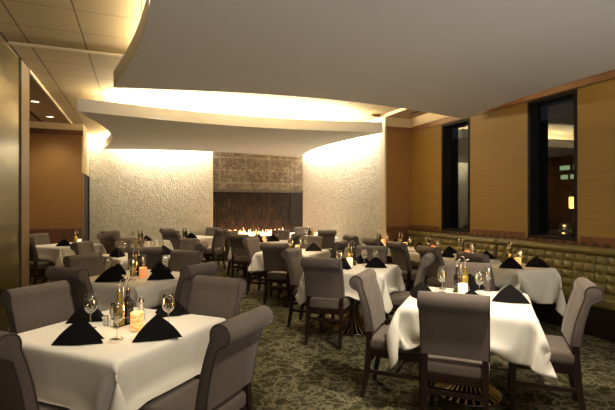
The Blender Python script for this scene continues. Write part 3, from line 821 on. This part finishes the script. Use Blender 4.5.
def mill(x, y, label):
    o = thing('pepper_mill', 'tall clear mill with steel top on ' + label, 'mill', (x, y, TZ))
    bm = newbm(); lathe(bm, [(0, 0), (.026, 0), (.026, .01), (.018, .06), (.013, .10), (.016, .112), (0, .112)], 16); obj('body', bm, M['clear'], o, 40)
    bm = newbm(); lathe(bm, [(.016, .112), (.018, .125), (.012, .142), (.004, .148), (.004, .156), (0, .158)], 16); obj('top', bm, M['chrome'], o, 40)

def around(t, d, k, lat=0):
    x, y, r = TB[t]; a = math.radians(r + 90 * k)
    return x + d * math.cos(a) - lat * math.sin(a), y + d * math.sin(a) + lat * math.cos(a), r + 90 * k
SIDE = {0: 'far side', 1: 'left side', 2: 'near side', 3: 'right side'}

# front left table
t = 'A'
napkin(-.29, 2.70, 256, 'near left place of ' + PH[t], 1.12); napkin(.10, 2.63, 272, 'near right place of ' + PH[t], 1.12)
napkin(.20, 3.15, 45, 'far right place of ' + PH[t], 1.1); napkin(-.30, 3.19, 140, 'far left place of ' + PH[t], 1.1)
wine_glass(-.27, 2.97, 'leftmost of three on ' + PH[t], 1.03); wine_glass(-.11, 2.68, 'between the two near napkins on ' + PH[t], 1.03); wine_glass(.175, 2.82, 'rightmost of three on ' + PH[t], 1.03)
caddy_set(-.085, 2.97, 40, PH[t]); candle(-.005, 2.83, PH[t], 'candle', .8); shaker(-.185, 3.0, PH[t]); mill(.02, 3.06, PH[t])
# bright table
t = 'B'
napkin(2.17, 3.00, 165, 'at the left edge of ' + PH[t], 1.1); napkin(2.72, 2.62, 228, 'broad and close at the right of ' + PH[t], 1.15)
napkin(2.36, 2.64, 225, 'tip showing over the near chair of ' + PH[t], 1.0); napkin(2.78, 3.13, 60, 'narrow in profile, far side of ' + PH[t], 1.2)
wine_glass(2.45, 3.10, 'leftmost of four on ' + PH[t]); wine_glass(2.55, 3.22, 'second from left on ' + PH[t]); wine_glass(2.645, 2.87, 'third from left on ' + PH[t], 1.02); wine_glass(2.86, 3.0, 'rightmost of four on ' + PH[t], 1.02)
caddy_set(2.60, 3.04, -40, PH[t], 'vinegar'); candle(2.50, 2.90, PH[t], 'candle_pale', .5)
# second table of the middle row
t = 'C'
napkin(2.30, 4.72, 200, 'at the left edge of ' + PH[t], 1.1); napkin(2.70, 4.66, 240, 'in front of two glasses on ' + PH[t], 1.15); napkin(2.71, 5.06, 45, 'in shade at the far side of ' + PH[t])
wine_glass(2.30, 4.86, 'leftmost of three on ' + PH[t]); wine_glass(2.65, 4.86, 'middle of three on ' + PH[t]); wine_glass(2.78, 4.80, 'rightmost of three on ' + PH[t])
caddy_set(2.51, 4.94, -30, PH[t]); candle(2.43, 4.83, PH[t], 'candle_pale', .6)
# second table of the left row
t = 'G'
napkin(-.24, 4.76, 255, 'at the near left corner of ' + PH[t], 1.25); napkin(.22, 4.72, 268, 'at the right corner of ' + PH[t], 1.15); napkin(.22, 5.16, 50, 'behind the rightmost glass of ' + PH[t], 1.1); napkin(-.20, 5.20, 140, 'half hidden at the left of ' + PH[t], 1.05)
wine_glass(-.30, 5.10, 'leftmost of four on ' + PH[t], 1.05); wine_glass(-.05, 4.74, 'in front of the candle on ' + PH[t], 1.08); wine_glass(.05, 5.12, 'behind the candle on ' + PH[t], 1.05); wine_glass(.28, 5.02, 'rightmost of four on ' + PH[t], 1.05)
caddy_set(-.02, 5.01, 30, PH[t]); candle(.05, 4.88, PH[t], 'candle_deep', .5)
# third table of the left row
t = 'H'
napkin(.36, 7.02, 300, 'by the right edge of ' + PH[t], 1.3); napkin(-.28, 7.0, 210, 'by the left edge of ' + PH[t], 1.2)
for x, y, l in ((-.28, 7.20, 'leftmost on '), (-.20, 7.34, 'second from left on '), (-.08, 7.42, 'third from left on '), (.10, 7.42, 'fourth from left on '), (.22, 7.30, 'fifth from left on '), (.34, 7.24, 'rightmost on ')):
    wine_glass(x, y, l + PH[t], 1.08)
bottle('oil', -.02, 7.18, PH[t]); bottle('vinegar', .03, 7.22, PH[t]); candle(.06, 7.08, PH[t], 'candle_deep', .4)
# third table of the middle row
t = 'D'
napkin(2.72, 6.74, 250, 'in front of the rolled chair on ' + PH[t], 1.2); napkin(2.22, 7.02, 150, 'beside the candle on ' + PH[t], 1.1)
wine_glass(2.30, 6.70, 'leftmost of three on ' + PH[t], 1.1); wine_glass(2.58, 6.98, 'middle of three on ' + PH[t]); wine_glass(2.70, 7.02, 'rightmost of three on ' + PH[t])
candle(2.44, 6.75, PH[t], 'candle', .6); bottle('oil', 2.36, 6.92, PH[t]); bottle('vinegar', 2.41, 6.97, PH[t])
# facing the fireplace
t = 'E'
napkin(2.66, 8.86, 255, 'at the right of ' + PH[t], 1.2); napkin(2.34, 8.78, 220, 'beside the cruets on ' + PH[t], 1.0)
bottle('oil', 2.34, 9.02, PH[t]); bottle('vinegar', 2.40, 9.05, PH[t]); wine_glass(2.56, 9.0, 'left one of two on ' + PH[t], 1.05); wine_glass(2.80, 9.06, 'right one of two on ' + PH[t], 1.05); candle(2.48, 8.92, PH[t], 'candle', .3)
t = 'F'
bottle('oil', 3.96, 9.90, PH[t]); bottle('vinegar', 3.90, 9.94, PH[t]); candle(4.05, 9.86, PH[t], 'candle_pale', .3); wine_glass(3.78, 9.84, 'beside the cruets on ' + PH[t])
t = 'I'
napkin(-1.28, 9.26, 260, 'in shade on ' + PH[t], 1.15); bottle('oil', -1.14, 9.58, PH[t]); bottle('vinegar', -1.10, 9.64, PH[t]); candle(-1.06, 9.50, PH[t], 'candle_pale', .5)
t = 'J'
napkin(.16, 9.9, 300, 'on ' + PH[t], 1.1); bottle('oil', .02, 10.08, PH[t]); bottle('vinegar', .08, 10.1, PH[t]); wine_glass(-.1, 10.0, 'beside the cruets on ' + PH[t])
t = 'K'
napkin(1.14, 10.36, 270, 'near side of ' + PH[t], 1.2); napkin(.86, 10.5, 210, 'left corner of ' + PH[t], 1.1); bottle('oil', 1.0, 10.68, PH[t]); bottle('vinegar', 1.06, 10.7, PH[t])
# banquette tables
t = 'L'
napkin(4.18, 4.02, 228, 'beside the cruets on ' + PH[t], 1.15); napkin(4.56, 3.98, 225, 'right of the glass on ' + PH[t], 1.15)
bottle('oil', 4.33, 4.20, PH[t]); bottle('vinegar', 4.39, 4.23, PH[t]); candle(4.385, 4.10, PH[t], 'candle', .5); wine_glass(4.47, 4.14, 'by the candle on ' + PH[t])
for t in 'MNOP':
    x, y, r = TB[t]
    napkin(x - .20, y - .16, 235, 'chair side of ' + PH[t], 1.1); napkin(x + .20, y - .14, 250, 'bench side of ' + PH[t], 1.0)
    bottle('oil', x - .03, y + .14, PH[t]); bottle('vinegar', x + .035, y + .15, PH[t]); candle(x + .02, y + .03, PH[t], 'candle_deep' if t in 'MN' else 'candle', .35); wine_glass(x + .15, y + .07, 'by the candle on ' + PH[t])
napkin(4.22, 5.20, 200, 'lying between cruets and chair of ' + PH['M'], 1.0)

# ------------------------------------------------------------------ light
def area(name, loc, rot, sx_, sy_, e, col=(1, .82, .54), spread=None):
    l = bpy.data.lights.new(name, 'AREA'); l.shape = 'RECTANGLE'; l.size = sx_; l.size_y = sy_; l.energy = e; l.color = col
    if spread: l.spread = spread
    o = bpy.data.objects.new(name, l); C.objects.link(o); o.location = loc; o.rotation_euler = rot; return o
def spot(name, loc, target, e, deg, col=(1, .87, .68), blend=.6, size=.05):
    l = bpy.data.lights.new(name, 'SPOT'); l.energy = e; l.spot_size = math.radians(deg); l.spot_blend = blend; l.color = col; l.shadow_soft_size = size
    o = bpy.data.objects.new(name, l); C.objects.link(o); o.location = loc
    o.rotation_euler = (Vector(target) - Vector(loc)).to_track_quat('-Z', 'Y').to_euler(); return o
UP = (PI, 0, 0)
# cove strips lying on top of the two clouds
area('cove_lamp', (2.3, 5.2, 3.175), UP, 4.2, .12, 110); area('cove_lamp', (.22, 3.1, 3.17), UP, .12, 4.0, 34); area('cove_lamp', (4.55, 3.1, 3.17), UP, .12, 4.0, 16)
area('cove_lamp', (1.8, 8.02, 3.175), (PI + .35, 0, 0), 4.2, .12, 260); area('cove_lamp', (1.8, 8.8, 3.17), UP, 3.6, .5, 150); area('cove_lamp', (-.35, 10.0, 3.17), UP, .12, 3.6, 32); area('cove_lamp', (4.0, 10.0, 3.17), UP, .12, 3.6, 52)
# wall washers
area('wall_washer', (4.38, 10.1, 3.33), (0, math.radians(-12), 0), .1, 4.2, 78, (1, .92, .76))
area('wall_washer', (.4, 12.12, 3.33), (math.radians(12), 0, 0), 2.9, .1, 64, (1, .90, .70))
area('wall_washer', (3.4, 12.12, 3.33), (math.radians(12), 0, 0), 2.4, .1, 4, (1, .86, .62))
spot('wall_washer', (4.0, 11.4, 3.3), (4.3, 12.4, 2.4), 30, 60)
# pin spots on the tables
spot('pin_spot', (.0, 3.35, 3.3), (-.1, 2.93, .75), 75, 46)
spot('pin_spot', (2.25, 2.25, 2.93), (2.5, 2.85, .75), 165, 66, (1, .86, .66))
spot('pin_spot', (2.4, 6.15, 3.3), (2.45, 4.75, .75), 100, 44)
spot('pin_spot', (.05, 5.3, 3.3), (0, 4.98, .75), 52, 46)
spot('pin_spot', (2.4, 6.4, 3.3), (2.4, 6.85, .75), 62, 46)
spot('pin_spot', (2.0, 6.6, 3.3), (2.48, 9.02, .75), 70, 34)
spot('pin_spot', (.1, 6.6, 3.3), (.06, 7.15, .75), 36, 46)
spot('pin_spot', (-1.68, 9.4, 3.3), (-1.3, 9.5, .75), 40, 46)
spot('pin_spot', (.3, 6.9, 3.3), (.6, 10.4, .75), 60, 30)
spot('pin_spot', (4.45, 9.3, 3.3), (4.02, 9.95, .75), 30, 40)
for y in (4.1, 5.1, 6.0, 6.85, 7.6): spot('pin_spot', (4.70, y - .2, 3.31), (4.36, y, .75), 14, 50)
# wide fill spots added over the aisle, not tied to any fixture
spot('aisle_fill', (1.6, 1.15, 2.93), (1.2, 2.9, 0), 120, 85, (1, .88, .7), .8, .1)
spot('aisle_fill', (3.6, 1.0, 2.93), (3.8, 3.2, 0), 55, 85, (1, .88, .7), .8, .1)
spot('aisle_fill', (1.2, 6.3, 3.3), (1.2, 6.2, 0), 50, 90, (1, .88, .7), .8, .1)
for x in (-.4, 1.8, 4.0):  # soft fill points added behind the camera to raise the ambient light
    l = bpy.data.lights.new('fill_point', 'POINT'); l.energy = 14; l.color = (1, .84, .62); l.shadow_soft_size = .25
    o = bpy.data.objects.new('fill_point', l); C.objects.link(o); o.location = (x, -1.7, 1.5)

for x in (.2, 2.2, 4.2):   # upward fill spots added behind the viewpoint to brighten the panel undersides
    spot('fill_uplight', (x, -.9, 1.75), (x + .2, 1.6, 2.95), 60, 115, (1, .97, .93), .8, .15)
spot('alcove_downlight', (-1.68, 8.85, 3.31), (-1.75, 11, 1.2), 34, 80, (1, .78, .5), .8); spot('alcove_downlight', (-1.68, 10.25, 3.31), (-1.7, 11, 1.2), 26, 90, (1, .78, .5), .8)
for x in (3.1,):   # light of the fire itself
    l = bpy.data.lights.new('fire_glow', 'POINT'); l.energy = 14; l.color = (1, .62, .36); l.shadow_soft_size = .3
    o = bpy.data.objects.new('fire_glow', l); C.objects.link(o); o.location = (x, 11.3, 1.05)
w = bpy.data.worlds.new('world'); sc.world = w; w.use_nodes = True
w.node_tree.nodes['Background'].inputs['Color'].default_value = (.006, .007, .010, 1); w.node_tree.nodes['Background'].inputs['Strength'].default_value = 1

# ------------------------------------------------------------------ camera
cam = bpy.data.cameras.new('camera'); cam.sensor_width = 36; cam.lens = 437 / 615 * 36; cam.shift_y = 1 / 615; cam.clip_start = .05
co = bpy.data.objects.new('camera', cam); C.objects.link(co); co.location = (0, 0, 1.5); co.rotation_euler = (PI / 2, 0, math.radians(-21.2)); sc.camera = co
sc.view_settings.view_transform = 'Standard'; sc.view_settings.look = 'None'; sc.view_settings.gamma = 1; sc.view_settings.exposure = .95
sc.view_settings.use_curve_mapping = False
sc.cycles.use_denoising = True; sc.cycles.max_bounces = 8; sc.cycles.transparent_max_bounces = 24; sc.cycles.sample_clamp_indirect = 4
